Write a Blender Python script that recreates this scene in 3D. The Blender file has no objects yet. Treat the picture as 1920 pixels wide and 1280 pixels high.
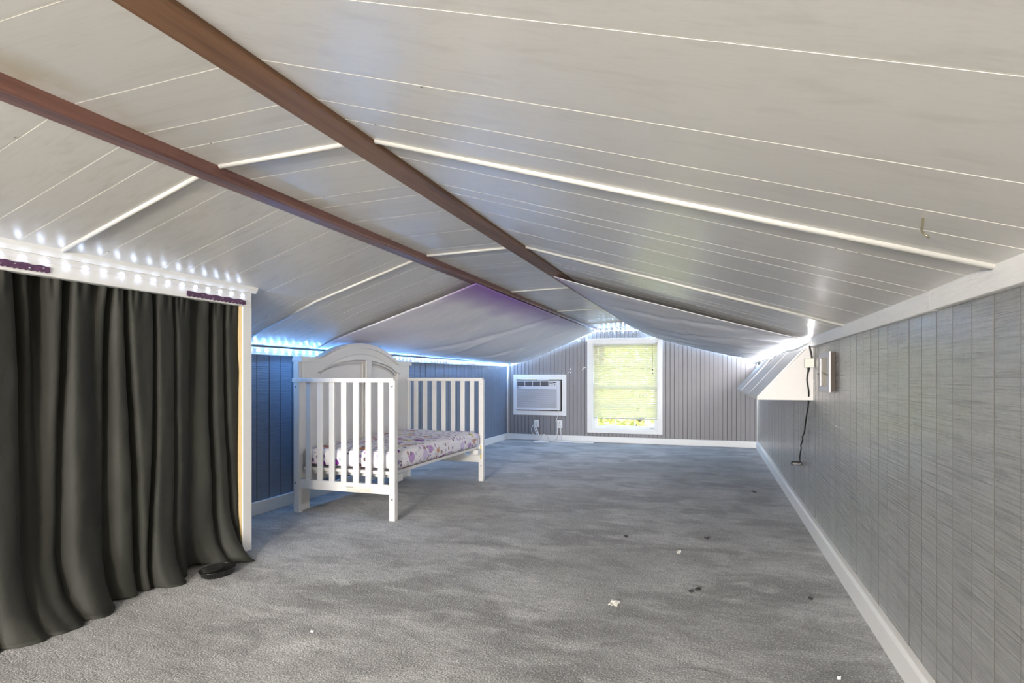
import bpy, bmesh, math, random
from mathutils import Vector, noise
random.seed(7)
K = 0.8                    # metres per camera-height unit: all lengths below are in camera heights
S = bpy.context.scene
COL = S.collection

# ------------------------------------------------------------------ camera
cam = bpy.data.cameras.new('camera')
cam.sensor_width = 36.0
cam.lens = 36.0 * 1086 / 1920
cam.shift_y = 67.0 / 1920
cam.clip_start = 0.02
cam.clip_end = 300
camo = bpy.data.objects.new('camera', cam)
COL.objects.link(camo)
camo.location = (0, 0, K)
camo.rotation_euler = (math.radians(90), 0, math.atan(373 / 1086))
S.camera = camo

# ------------------------------------------------------------------ world, sun, room lamp, exposure
w = bpy.data.worlds.new('world'); S.world = w; w.use_nodes = True
wn = w.node_tree.nodes; wl = w.node_tree.links
bg = wn['Background']
sky = wn.new('ShaderNodeTexSky'); sky.sky_type = 'NISHITA'
sky.sun_disc = False
sky.sun_elevation = math.radians(48); sky.sun_rotation = math.radians(160)
wl.new(sky.outputs[0], bg.inputs[0]); bg.inputs[1].default_value = 0.75

sun = bpy.data.lights.new('sun', 'SUN'); sun.energy = 6.5; sun.angle = math.radians(1); sun.color = (1, .93, .78)
suno = bpy.data.objects.new('sun', sun); COL.objects.link(suno)
suno.rotation_euler = (math.radians(42), 0, math.radians(-20))

def lamp(name, kind, loc, power, col, size, rot=None, sy=None):
    l = bpy.data.lights.new(name, kind); l.energy = power; l.color = col
    if kind == 'AREA':
        l.size = size
        if sy: l.shape = 'RECTANGLE'; l.size_y = sy
    else: l.shadow_soft_size = size
    o = bpy.data.objects.new(name, l); COL.objects.link(o)
    o.location = [v * K for v in loc]
    if rot: o.rotation_euler = rot
    return o
lamp('ceiling_lamp_light', 'POINT', (-.85, -2.6, 1.25), 125, (1, .915, .78), .16)
lamp('back_fill_light', 'AREA', (-1.2, -6.85, .95), 185, (1, .975, .94), 1.6, (math.radians(90), 0, 0), .95)  # added fill light behind the camera, standing in for daylight; no window there

S.view_settings.view_transform = 'Standard'
S.view_settings.look = 'None'
S.view_settings.gamma = 1
S.view_settings.use_curve_mapping = False
S.view_settings.exposure = 1.60

# ------------------------------------------------------------------ materials
def M(name, col, rough=.5, spec=.4, metal=0, var=None, bump=None, bump2=None, rand=0, emit=None, coat=0, sheen=0):
    m = bpy.data.materials.new(name); m.use_nodes = True
    nt = m.node_tree; N = nt.nodes; L = nt.links
    b = N['Principled BSDF']
    b.inputs['Roughness'].default_value = rough
    b.inputs['Specular IOR Level'].default_value = spec
    b.inputs['Metallic'].default_value = metal
    b.inputs['Base Color'].default_value = (*col, 1)
    if sheen:
        b.inputs['Sheen Weight'].default_value = sheen; b.inputs['Sheen Roughness'].default_value = .45
    if coat: b.inputs['Coat Weight'].default_value = coat; b.inputs['Coat Roughness'].default_value = .24
    tc = N.new('ShaderNodeTexCoord')
    def nz(sc, detail=4, dist=0, rough_=.55):
        mp = N.new('ShaderNodeMapping'); mp.inputs['Scale'].default_value = sc
        L.new(tc.outputs['Object'], mp.inputs[0])
        n = N.new('ShaderNodeTexNoise'); n.inputs['Scale'].default_value = 1
        n.inputs['Detail'].default_value = detail; n.inputs['Distortion'].default_value = dist
        n.inputs['Roughness'].default_value = rough_
        L.new(mp.outputs[0], n.inputs['Vector']); return n.outputs['Fac']
    cs = None
    if var:
        for (sc, col2, lo, hi, amt) in var:
            f = nz(sc, 4, .6)
            mr = N.new('ShaderNodeMapRange'); mr.inputs[1].default_value = lo; mr.inputs[2].default_value = hi
            mr.inputs[3].default_value = 0; mr.inputs[4].default_value = amt
            L.new(f, mr.inputs[0])
            mx = N.new('ShaderNodeMix'); mx.data_type = 'RGBA'
            L.new(mr.outputs[0], mx.inputs[0])
            if cs is None: mx.inputs[6].default_value = (*col, 1)
            else: L.new(cs, mx.inputs[6])
            mx.inputs[7].default_value = (*col2, 1); cs = mx.outputs[2]
    if rand:
        oi = N.new('ShaderNodeObjectInfo')
        mr = N.new('ShaderNodeMapRange'); mr.inputs[3].default_value = 1 - rand; mr.inputs[4].default_value = 1 + rand
        L.new(oi.outputs['Random'], mr.inputs[0])
        mx = N.new('ShaderNodeVectorMath'); mx.operation = 'SCALE'
        if cs is None: mx.inputs[0].default_value = col
        else: L.new(cs, mx.inputs[0])
        L.new(mr.outputs[0], mx.inputs['Scale']); cs = mx.outputs[0]
    if cs is not None: L.new(cs, b.inputs['Base Color'])
    prev = None
    for bp in (bump, bump2):
        if bp:
            f = nz(bp[0], bp[3] if len(bp) > 3 else 4)
            bn = N.new('ShaderNodeBump'); bn.inputs['Strength'].default_value = bp[1]; bn.inputs['Distance'].default_value = bp[2]
            L.new(f, bn.inputs['Height'])
            if prev: L.new(prev, bn.inputs['Normal'])
            prev = bn.outputs[0]
    if prev:
        L.new(prev, b.inputs['Normal'])
    if emit:
        b.inputs['Emission Color'].default_value = (*emit[0], 1); b.inputs['Emission Strength'].default_value = emit[1]
    return m

m_carpet = M('carpet', (.40, .41, .418), .95, .1,
             var=[((2.2, 3.4, 1), (.165, .17, .175), .43, .60, .95), ((5, 9, 1), (.58, .59, .60), .50, .70, .75), ((8, 15, 1), (.15, .155, .16), .54, .74, .7),
                  ((.9, .8, 1), (.17, .172, .175), .48, .62, .6),
                  ((150, 150, 150), (.16, .16, .165), .46, .66, .9), ((210, 210, 210), (.80, .80, .81), .52, .74, .8)],
             bump=((170, 170, 170), .8, .006, 2), bump2=((9, 14, 9), .5, .02, 3), sheen=.28)
m_wall_r = M('sawn_panel_paint', (.36, .357, .345), .22, 1.0, coat=.55,
             var=[((3, 5, 90), (.20, .198, .196), .5, .72, .6), ((2, 2.5, 3), (.38, .38, .37), .5, .75, .6)],
             bump=((14, 2.2, 140), 1.0, .014, 5), bump2=((40, 40, 40), .35, .004, 4), rand=.04)
m_groove = M('groove_paint', (.10, .098, .095), .7, .2)
m_wall_l = M('left_panel_blue_light', (.17, .21, .29), .36, .55,  # grey panelling with the blue LED light mixed into its colour
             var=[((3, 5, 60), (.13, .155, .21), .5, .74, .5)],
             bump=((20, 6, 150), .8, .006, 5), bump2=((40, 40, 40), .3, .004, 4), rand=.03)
m_wall_f = M('bead_board_paint', (.235, .225, .235), .45, .45, var=[((30, 3, 3), (.20, .19, .20), .5, .75, .5)])
m_groove_f = M('bead_groove', (.10, .095, .10), .7, .2)
m_white = M('white_trim_paint', (.80, .80, .79), .42, .45, var=[((3, 3, 5), (.70, .70, .69), .5, .8, .5)], bump=((30, 30, 30), .15, .004))
m_rough_white = M('rough_white_trim', (.76, .755, .745), .5, .4, var=[((25, 8, 40), (.60, .59, .58), .55, .75, .5)], bump=((60, 12, 90), .6, .005))
m_plank = M('ceiling_plank', (.63, .617, .585), .30, .75,
            var=[((2.2, 34, 30), (.52, .50, .465), .50, .72, .75), ((9, 160, 100), (.56, .54, .50), .5, .75, .6), ((.9, 1.3, 1), (.66, .645, .61), .45, .7, .6)],
            bump=((3, 60, 60), .06, .002), rand=.025)
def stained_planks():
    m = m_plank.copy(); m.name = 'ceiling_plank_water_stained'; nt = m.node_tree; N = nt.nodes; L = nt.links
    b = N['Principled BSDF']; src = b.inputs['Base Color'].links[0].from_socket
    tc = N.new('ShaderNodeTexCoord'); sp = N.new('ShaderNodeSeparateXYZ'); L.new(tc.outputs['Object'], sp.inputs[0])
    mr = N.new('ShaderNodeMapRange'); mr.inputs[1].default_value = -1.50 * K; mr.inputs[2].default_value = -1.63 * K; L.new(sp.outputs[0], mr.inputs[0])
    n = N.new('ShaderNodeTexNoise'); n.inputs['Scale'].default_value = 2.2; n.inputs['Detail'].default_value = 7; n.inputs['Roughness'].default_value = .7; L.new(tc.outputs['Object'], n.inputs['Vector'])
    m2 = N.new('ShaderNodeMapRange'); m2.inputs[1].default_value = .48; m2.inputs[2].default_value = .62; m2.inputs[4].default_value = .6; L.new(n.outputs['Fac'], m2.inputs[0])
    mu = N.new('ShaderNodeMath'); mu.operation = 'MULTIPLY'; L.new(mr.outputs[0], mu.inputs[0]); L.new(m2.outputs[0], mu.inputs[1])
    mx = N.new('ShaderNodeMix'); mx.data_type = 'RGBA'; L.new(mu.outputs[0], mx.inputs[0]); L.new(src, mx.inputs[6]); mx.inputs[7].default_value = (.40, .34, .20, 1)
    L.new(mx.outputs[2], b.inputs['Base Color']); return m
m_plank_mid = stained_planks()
m_substrate = M('plank_groove_white', (.93, .92, .87), .5, .3)
m_batten = M('batten_white', (.50, .49, .46), .38, .45)
m_beam = M('dark_stained_wood', (.20, .105, .055), .48, .4,
           var=[((26, 1.6, 26), (.11, .055, .028), .45, .7, .9), ((60, 3, 60), (.25, .13, .07), .55, .75, .7)],
           bump=((70, 4, 70), .4, .003))
m_beam2 = M('reddish_stained_wood', (.19, .09, .07), .42, .45,
           var=[((26, 1.2, 26), (.09, .04, .035), .45, .7, .85), ((70, 3, 70), (.20, .10, .085), .55, .75, .7)],
           bump=((70, 4, 70), .4, .003))
m_rawwood = M('raw_pine', (.46, .35, .19), .6, .3, var=[((40, 40, 4), (.50, .36, .19), .5, .75, .7)])
m_curtain = M('black_curtain_fabric', (.021, .0215, .018), .72, .35, var=[((6, 6, 3), (.033, .034, .027), .45, .7, .8)],
              bump=((420, 420, 420), .25, .001, 2), bump2=((14, 14, 7), .35, .01, 3))
m_crib = M('crib_white_lacquer', (.73, .72, .705), .30, .5)
m_steel = M('bolt_steel', (.25, .25, .24), .35, .5, metal=.9)
m_blackplastic = M('black_plastic', (.012, .012, .012), .22, .5)
m_cord = M('black_cord', (.015, .014, .013), .5, .4)
m_whiteplastic = M('white_plastic', (.80, .80, .80), .35, .5)
m_offplastic = M('ivory_plastic', (.66, .65, .58), .4, .5)
m_acbody = M('air_conditioner_plastic', (.70, .70, .72), .4, .45)
m_acgrille = M('air_conditioner_grille', (.34, .34, .37), .45, .4)
m_dark = M('dark_gap', (.02, .02, .023), .7, .2)
m_acvent = M('air_vent_dark', (.07, .07, .085), .5, .3)
m_grey = M('grey_print', (.22, .22, .23), .6, .2)
m_ribbon = M('purple_ribbon', (.10, .05, .10), .6, .3, var=[((60, 60, 60), (.16, .06, .15), .5, .75, .7)], bump=((150, 150, 150), .5, .002))
m_bead = M('silver_staple', (.6, .6, .6), .3, .5, metal=.8)
m_paper = M('white_paper', (.80, .79, .75), .7, .2)
m_lint = M('dark_lint', (.045, .045, .045), .8, .1)
m_hood = M('hood_white_paint', (.62, .60, .59), .42, .45)
m_ventpaint = M('vent_frame_paint', (.62, .60, .62), .5, .3)
m_ventslat = M('vent_slat_wood', (.52, .45, .34), .5, .3)
m_ventside = M('vent_side_brown', (.055, .042, .034), .6, .3)
m_led = M('led_emitter_blue', (.9, .9, .95), .4, .3, emit=((.20, .48, 1.0), 190))
m_ledw = M('led_emitter_white', (.9, .9, .95), .4, .3, emit=((.58, .72, 1.0), 11))
m_ledf = M('led_emitter_pale_blue', (.9, .9, .95), .4, .3, emit=((.42, .66, 1.0), 300))
m_ledr = M('led_emitter_cool', (.9, .9, .95), .4, .3, emit=((.96, .96, 1.0), 460))
m_tape = M('led_tape', (.80, .80, .82), .4, .4)
m_brass = M('hook_brass', (.30, .27, .18), .35, .5, metal=.8)
m_shade = M('lamp_shade', (.9, .87, .8), .6, .2)

def sheet_material():
    m = bpy.data.materials.new('tinted_sheet'); m.use_nodes = True
    nt = m.node_tree; N = nt.nodes; L = nt.links
    b = N['Principled BSDF']; b.inputs['Roughness'].default_value = .8; b.inputs['Specular IOR Level'].default_value = .2
    at = N.new('ShaderNodeAttribute'); at.attribute_name = 'tint'
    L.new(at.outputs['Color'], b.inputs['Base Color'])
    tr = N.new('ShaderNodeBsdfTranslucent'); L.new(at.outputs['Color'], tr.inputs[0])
    mx = N.new('ShaderNodeMixShader'); mx.inputs[0].default_value = .22
    L.new(b.outputs[0], mx.inputs[1]); L.new(tr.outputs[0], mx.inputs[2])
    tc = N.new('ShaderNodeTexCoord'); n = N.new('ShaderNodeTexNoise'); n.inputs['Scale'].default_value = 5; n.inputs['Detail'].default_value = 4
    L.new(tc.outputs['Object'], n.inputs['Vector'])
    bn = N.new('ShaderNodeBump'); bn.inputs['Strength'].default_value = .3; bn.inputs['Distance'].default_value = .03
    L.new(n.outputs['Fac'], bn.inputs['Height']); L.new(bn.outputs[0], b.inputs['Normal'])
    L.new(mx.outputs[0], N['Material Output'].inputs[0]); return m
m_sheet = sheet_material()

def glass_material():
    m = bpy.data.materials.new('window_glass'); m.use_nodes = True
    nt = m.node_tree; N = nt.nodes; L = nt.links; N.remove(N['Principled BSDF'])
    t = N.new('ShaderNodeBsdfTransparent'); t.inputs[0].default_value = (.95, .97, .95, 1)
    g = N.new('ShaderNodeBsdfGlossy'); g.inputs['Roughness'].default_value = .02
    mx = N.new('ShaderNodeMixShader'); mx.inputs[0].default_value = .07
    L.new(t.outputs[0], mx.inputs[1]); L.new(g.outputs[0], mx.inputs[2]); L.new(mx.outputs[0], N['Material Output'].inputs[0]); return m
m_glass = glass_material()

def translucent_material(name, col, f):
    m = bpy.data.materials.new(name); m.use_nodes = True
    nt = m.node_tree; N = nt.nodes; L = nt.links
    b = N['Principled BSDF']; b.inputs['Base Color'].default_value = (*col, 1); b.inputs['Roughness'].default_value = .5
    t = N.new('ShaderNodeBsdfTranslucent'); t.inputs[0].default_value = (*col, 1)
    mx = N.new('ShaderNodeMixShader'); mx.inputs[0].default_value = f
    L.new(b.outputs[0], mx.inputs[1]); L.new(t.outputs[0], mx.inputs[2]); L.new(mx.outputs[0], N['Material Output'].inputs[0]); return m
m_slat = translucent_material('blind_slat_vinyl', (.88, .85, .70), .40)
m_leaf = translucent_material('sunlit_leaf', (.42, .40, .13), .35)
m_leaf2 = translucent_material('yellowing_leaf', (.64, .54, .20), .35)

def print_material():
    m = bpy.data.materials.new('printed_crib_sheet'); m.use_nodes = True
    nt = m.node_tree; N = nt.nodes; L = nt.links
    b = N['Principled BSDF']; b.inputs['Roughness'].default_value = .8; b.inputs['Specular IOR Level'].default_value = .2
    tc = N.new('ShaderNodeTexCoord')
    cur = None
    def layer(cur, scale, rad, cols, warp, keep, seed):
        mp = N.new('ShaderNodeMapping'); mp.inputs['Scale'].default_value = (scale * warp[0], scale * warp[1], scale * warp[2]); mp.inputs['Location'].default_value = (seed, seed * 1.7, seed * .6)
        L.new(tc.outputs['Object'], mp.inputs[0])
        v = N.new('ShaderNodeTexVoronoi'); v.inputs['Scale'].default_value = 1; v.inputs['Randomness'].default_value = .75
        L.new(mp.outputs[0], v.inputs['Vector'])
        sp = N.new('ShaderNodeSeparateColor'); L.new(v.outputs['Color'], sp.inputs[0])
        lt = N.new('ShaderNodeMath'); lt.operation = 'LESS_THAN'; lt.inputs[1].default_value = rad; L.new(v.outputs['Distance'], lt.inputs[0])
        kp = N.new('ShaderNodeMath'); kp.operation = 'LESS_THAN'; kp.inputs[1].default_value = keep; L.new(sp.outputs[1], kp.inputs[0])
        mu = N.new('ShaderNodeMath'); mu.operation = 'MULTIPLY'; L.new(lt.outputs[0], mu.inputs[0]); L.new(kp.outputs[0], mu.inputs[1])
        cr = N.new('ShaderNodeValToRGB'); cr.color_ramp.interpolation = 'CONSTANT'
        e = cr.color_ramp.elements
        while len(e) < len(cols): e.new(.5)
        for i, c in enumerate(cols): e[i].position = i / len(cols); e[i].color = (*c, 1)
        L.new(sp.outputs[0], cr.inputs[0])
        mx = N.new('ShaderNodeMix'); mx.data_type = 'RGBA'; L.new(mu.outputs[0], mx.inputs[0])
        if cur is None: mx.inputs[6].default_value = (.84, .82, .87, 1)
        else: L.new(cur, mx.inputs[6])
        L.new(cr.outputs[0], mx.inputs[7]); return mx.outputs[2]
    cur = layer(cur, 10.5, .36, [(.26, .04, .36), (.60, .24, .22), (.66, .58, .80), (.75, .70, .30), (.52, .34, .62), (.60, .33, .22)], (1, 1, 1), .80, 3.1)
    cur = layer(cur, 26, .34, [(.12, .07, .08), (.45, .35, .60), (.40, .24, .22), (.30, .22, .38), (.60, .65, .70)], (1, 1.2, 1), .75, 8.3)
    cur = layer(cur, 60, .24, [(.10, .06, .12), (.45, .10, .35), (.55, .50, .62), (.6, .2, .15)], (1, 1, 1), .38, 1.4)
    L.new(cur, b.inputs['Base Color'])
    n = N.new('ShaderNodeTexNoise'); n.inputs['Scale'].default_value = 14; L.new(tc.outputs['Object'], n.inputs['Vector'])
    bn = N.new('ShaderNodeBump'); bn.inputs['Strength'].default_value = .3; bn.inputs['Distance'].default_value = .02
    L.new(n.outputs['Fac'], bn.inputs['Height']); L.new(bn.outputs[0], b.inputs['Normal'])
    return m
m_print = print_material()

# ------------------------------------------------------------------ mesh helpers
ORG = {}
class MB:
    def __init__(s): s.v = []; s.f = []; s.c = None
    def add(s, vs, fs):
        o = len(s.v); s.v += [tuple(p) for p in vs]; s.f += [tuple(i + o for i in f) for f in fs]; return s
    def box(s, x0, x1, y0, y1, z0, z1):
        if x0 > x1: x0, x1 = x1, x0
        if y0 > y1: y0, y1 = y1, y0
        if z0 > z1: z0, z1 = z1, z0
        return s.add([(x0, y0, z0), (x1, y0, z0), (x1, y1, z0), (x0, y1, z0), (x0, y0, z1), (x1, y0, z1), (x1, y1, z1), (x0, y1, z1)],
                     [(3, 2, 1, 0), (4, 5, 6, 7), (0, 1, 5, 4), (1, 2, 6, 5), (2, 3, 7, 6), (3, 0, 4, 7)])
    def obox(s, c, ax, ay, az):      # oriented box: centre and three half-axis vectors
        c, ax, ay, az = map(Vector, (c, ax, ay, az))
        P = [c + i * ax + j * ay + k * az for k in (-1, 1) for (i, j) in ((-1, -1), (1, -1), (1, 1), (-1, 1))]
        return s.add(P, [(3, 2, 1, 0), (4, 5, 6, 7), (0, 1, 5, 4), (1, 2, 6, 5), (2, 3, 7, 6), (3, 0, 4, 7)])
    def prism(s, poly, axis, a0, a1):   # poly in the two other axes (x,y,z order)
        n = len(poly)
        def mk(p, a): q = list(p); q.insert(axis, a); return q
        vs = [mk(p, a0) for p in poly] + [mk(p, a1) for p in poly]
        return s.add(vs, [tuple(range(n - 1, -1, -1)), tuple(range(n, 2 * n))] + [(i, (i + 1) % n, n + (i + 1) % n, n + i) for i in range(n)])
    def tube(s, pts, r, n=8, cap=True):
        pts = [Vector(p) for p in pts]; rings = []
        for i, p in enumerate(pts):
            d = (pts[min(i + 1, len(pts) - 1)] - pts[max(i - 1, 0)]).normalized()
            a = d.cross(Vector((0, 0, 1)))
            if a.length < .05: a = d.cross(Vector((0, 1, 0)))
            a.normalize(); b = d.cross(a).normalized()
            rr = r[i] if isinstance(r, (list, tuple)) else r
            rings.append([p + rr * (math.cos(t) * a + math.sin(t) * b) for t in [2 * math.pi * k / n for k in range(n)]])
        vs = [v for R in rings for v in R]; fs = []
        for i in range(len(rings) - 1):
            for k in range(n): fs.append((i * n + k, i * n + (k + 1) % n, (i + 1) * n + (k + 1) % n, (i + 1) * n + k))
        if cap: fs += [tuple(range(n - 1, -1, -1)), tuple((len(rings) - 1) * n + k for k in range(n))]
        return s.add(vs, fs)
    def grid(s, fn, nu, nv):
        vs = [fn(i / nu, j / nv) for j in range(nv + 1) for i in range(nu + 1)]
        fs = [(j * (nu + 1) + i, j * (nu + 1) + i + 1, (j + 1) * (nu + 1) + i + 1, (j + 1) * (nu + 1) + i) for j in range(nv) for i in range(nu)]
        return s.add(vs, fs)
    def lathe(s, prof, c, n=20, sx=1, sy=1):
        vs = []; fs = []
        for (r, z) in prof:
            for k in range(n):
                t = 2 * math.pi * k / n; vs.append((c[0] + r * sx * math.cos(t), c[1] + r * sy * math.sin(t), c[2] + z))
        for i in range(len(prof) - 1):
            for k in range(n): fs.append((i * n + k, i * n + (k + 1) % n, (i + 1) * n + (k + 1) % n, (i + 1) * n + k))
        fs += [tuple(range(n - 1, -1, -1)), tuple((len(prof) - 1) * n + k for k in range(n))]
        return s.add(vs, fs)
    def build(s, name, mat, parent=None, smooth=False, bevel=0, org=None, solid=0, subsurf=0):
        if parent is not None: o0 = ORG[parent]
        elif org is not None: o0 = Vector(org)
        else:
            xs, ys, zs = zip(*s.v); o0 = Vector(((min(xs) + max(xs)) / 2, (min(ys) + max(ys)) / 2, min(zs)))
        me = bpy.data.meshes.new(name)
        me.from_pydata([[(p[i] - o0[i]) * K for i in range(3)] for p in s.v], [], s.f)
        me.materials.append(mat); me.update()
        if smooth: me.polygons.foreach_set('use_smooth', [True] * len(me.polygons))
        if s.c:
            a = me.color_attributes.new('tint', 'FLOAT_COLOR', 'POINT')
            for i, c in enumerate(s.c): a.data[i].color = (*c, 1)
        o = bpy.data.objects.new(name, me); COL.objects.link(o)
        if parent is not None: o.parent = parent
        else: o.location = o0 * K
        ORG[o] = o0
        if bevel:
            md = o.modifiers.new('bevel', 'BEVEL'); md.width = bevel * K; md.segments = 2; md.limit_method = 'ANGLE'
        if solid:
            md = o.modifiers.new('solidify', 'SOLIDIFY'); md.thickness = solid * K; md.offset = 0
        if subsurf:
            md = o.modifiers.new('subdivision', 'SUBSURF'); md.levels = subsurf; md.render_levels = subsurf
        return o
def thing(name, label, cat, loc, group=None):
    o = bpy.data.objects.new(name, None); COL.objects.link(o); o.location = Vector(loc) * K; o.empty_display_size = .05
    ORG[o] = Vector(loc); return tag(o, label, cat, group)
def tag(o, label, cat, group=None):
    o['label'] = label; o['category'] = cat
    if group: o['group'] = group
    return o
def struct(o, label=None, cat=None):
    o['kind'] = 'structure'
    if label: o['label'] = label
    return o
def stuff(o): o['kind'] = 'stuff'; return o
ZERO = (0, 0, 0)

# ------------------------------------------------------------------ room dimensions
XR, XL, YF, YB = .633, -3.134, 8.88, -7.0
XK = -2.475                                   # front of the curtained closet
YK0, YK1 = .62, 2.64                          # closet opening along the room
PROF = [(XL, 1.232), (XK, 1.505), (-1.72, 1.738), (-1.657, 1.752), (-1.12, 1.763), (-1.02, 1.760), (XR, 1.250)]
def ceil_z(x):
    for (a, za), (b, zb) in zip(PROF, PROF[1:]):
        if x <= b: return za + (zb - za) * (x - a) / (b - a)
    return PROF[-1][1]

# floor
fl = MB().box(XL - .3, XR + .3, YB - .3, YF + .3, -.15, 0).build('floor', m_carpet, org=ZERO)
struct(fl, 'grey patchy cut pile carpet covering the attic floor', 'floor')

def dark_edges(o):        # groove paint on the edges facing the joints
    o.data.materials.append(m_groove)
    for p in o.data.polygons:
        if abs(p.normal.y) > .9: p.material_index = 1
# right wall: backing and sawn boards with dark grooves
wr = MB().box(XR + .0035, XR + .3, YB, YF + .2, -.05, 1.30).build('wall_right', m_groove, org=ZERO)
struct(wr, 'silver grey rough sawn vertical panelling along the right side')
y = 1.543 - .125 * 26
i = 0
while y < YF - .01:
    g = .0052 + .0022 * random.random()
    y1 = min(y + .125 * (1 + .04 * (random.random() - .5)), YF)
    d = .0015 * random.random()
    dark_edges(MB().box(XR - d, XR + .012, y + g / 2, y1 - g / 2, .004, 1.245).build('board', m_wall_r, wr))
    y = y1

# left wall beyond the closet, closet shell and near knee wall
b = MB().box(XL - .3, XL - .008, YB, YF + .2, -.05, 1.33)
b.box(XL - .1, XK - .02, YB, YK0 - .06, -.05, 1.53)           # near knee wall, flush with the closet front
b.box(XL - .1, XK - .03, YK1 - .05, YK1 - .005, 0, 1.5)      # closet end wall
wlft = b.build('wall_left', m_groove, org=ZERO)
struct(wlft, 'blue lit grey vertical panelling along the left side behind the crib')
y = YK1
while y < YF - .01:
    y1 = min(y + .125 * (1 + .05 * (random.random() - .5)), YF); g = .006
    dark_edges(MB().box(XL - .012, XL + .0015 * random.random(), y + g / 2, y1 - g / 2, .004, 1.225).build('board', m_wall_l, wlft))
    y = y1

# far wall with the window and air conditioner openings
WIN = (-1.735, -.748, .195, 1.518)
ACH = (-2.968, -2.222, .470, .962)
HOLES = [WIN, ACH]
def wall_pieces(x0, x1):
    cuts = sorted({x0, x1} | {c for h in HOLES for c in h[:2] if x0 < c < x1} | {p[0] for p in PROF if x0 < p[0] < x1})
    for a, c in zip(cuts, cuts[1:]):
        zs = [0.0]
        for h in HOLES:
            if a >= h[0] - 1e-6 and c <= h[1] + 1e-6: zs += [h[2], h[3]]
        zs.append(None)
        for k in range(0, len(zs), 2):
            z0, z1 = zs[k], zs[k + 1]
            if z1 is None: yield [(a, z0), (c, z0), (c, ceil_z(c) + .02), (a, ceil_z(a) + .02)]
            else: yield [(a, z0), (c, z0), (c, z1), (a, z1)]
b = MB()
for P in wall_pieces(XL - .2, XR + .2): b.prism(P, 1, YF + .007, YF + .17)
wf = b.build('wall_far', m_groove_f, org=ZERO); struct(wf, 'grey vertical bead board gable wall at the far end')
b = MB(); x = XL
while x < XR - .005:
    x1 = min(x + .061, XR)
    for P in wall_pieces(x + .0035, x1 - .0035): b.prism(P, 1, YF, YF + .01)
    x = x1
stuff(b.build('bead_boards', m_wall_f, wf))
bk = MB().box(XL - .3, XR + .3, YB - .2, YB, -.05, 1.9).build('wall_back', m_wall_f, org=ZERO); struct(bk, 'grey wall behind the camera')

# ceiling: substrate with white grooves, planks, half round battens
b = MB(); n = len(PROF)
pp = [(XL - .3, PROF[0][1] - .42 * .3)] + PROF[1:-1] + [(XR + .3, PROF[-1][1] - .0926)]
b.prism([(x, z + .0016) for x, z in pp] + [(x, z + .12) for x, z in reversed(pp)], 1, YB - .2, YF + .2)
ce = b.build('ceiling', m_substrate, org=ZERO); struct(ce, 'off white wood grain panelled gable ceiling with a flat ridge strip')
offs = [0, .147, .43, .552, .80, 1.13, 1.46]
grooves = [round(1.612 + 1.595 * k + o, 3) for k in range(-3, 5) for o in offs]
def over(y, v): return [v if abs(g - y) < .045 else g for g in grooves]
for v in (.81, 1.115, 1.322, 1.4505, 1.757, 2.04, 2.162, 2.409, 2.756, 3.084):
    pass
gs = sorted({g for g in grooves if not (0.3 < g < 3.15)} | {.33, .56, .81, 1.1145, 1.322, 1.4505, 1.612, 1.757, 2.04, 2.162, 2.409, 2.756, 3.084})
gs = [g for g in gs if YB < g < YF]
edges = [YB] + gs + [YF]
def plank(x0, x1, y0, y1):
    xs = [x0] + [p[0] for p in PROF if x0 < p[0] < x1] + [x1]
    lo = [(x, ceil_z(x)) for x in xs]
    g = .0045
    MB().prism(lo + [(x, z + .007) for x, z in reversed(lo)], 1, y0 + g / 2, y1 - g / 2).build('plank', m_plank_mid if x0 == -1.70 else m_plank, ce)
for y0, y1 in zip(edges, edges[1:]):
    for x0, x1 in ((XL - .01, -1.70), (-1.70, -1.07), (-1.07, XR + .01)): plank(x0, x1, y0, y1)
for ys in [1.612 + 1.595 * k for k in range(-2, 5)]:
    if ys > YF - .1: continue
    for x0, x1 in ((XK + .0 if ys < YK1 else XL, -1.745), (-1.652, -1.13), (-1.015, XR - .02)):
        xs = [x0] + [p[0] for p in PROF if x0 < p[0] < x1] + [x1]
        MB().tube([(x, ys, ceil_z(x) - .001) for x in xs], .0100, 10).build('batten', m_batten, ce, smooth=True)

# white trims
def trim(i, mat, label, *boxes, bevel=.004):
    b = MB()
    for bx in boxes: b.box(*bx)
    return struct(b.build('trim_%d' % i, mat, org=ZERO, bevel=bevel), label)
trim(1, m_rough_white, 'rough white board capping the right wall under the ceiling', (XR - .022, XR + .02, YB, 2.02, 1.197, 1.262), (XR - .020, XR + .02, 2.023, YF, 1.196, 1.259))
h = trim(2, m_white, 'white header board above the black curtain', (XK - .05, XK, YK0, YK1, 1.398, 1.478))
struct(MB().prism([(XK - .05, 1.478), (XK + .004, 1.478), (XK + .016, 1.496), (XK + .024, 1.518), (XK - .05, 1.522)], 1, YK0, YK1 + .028).build('trim_3', m_white, org=ZERO), 'white crown moulding over the curtain header')
post = struct(MB().box(XK - .05, XK, YK1 - .067, YK1, .018, 1.398).build('trim_4', m_white, org=ZERO, bevel=.003), 'white painted corner post at the end of the curtain')
MB().box(XK - .046, XK - .004, YK1 - .0695, YK1 - .067, .02, 1.397).build('raw_edge', m_rawwood, post)
trim(5, m_white, 'white post at the near end of the curtain opening', (XK - .05, XK, YK0 - .06, YK0, 0, 1.48))
trim(6, m_white, 'white strip along the top of the left wall', (XL, XL + .020, YK1, YF, 1.165, 1.222))
struct(MB().tube([(XL + .012, YF - .012, .085), (XL + .012, YF - .012, 1.2)], .014, 8).build('trim_7', m_white, org=ZERO, smooth=True), 'white quarter round in the far left corner')
struct(MB().tube([(XR - .010, YF - .010, .085), (XR - .010, YF - .010, 1.2)], .010, 8).build('trim_8', m_white, org=ZERO, smooth=True), 'white quarter round in the far right corner')
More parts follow.
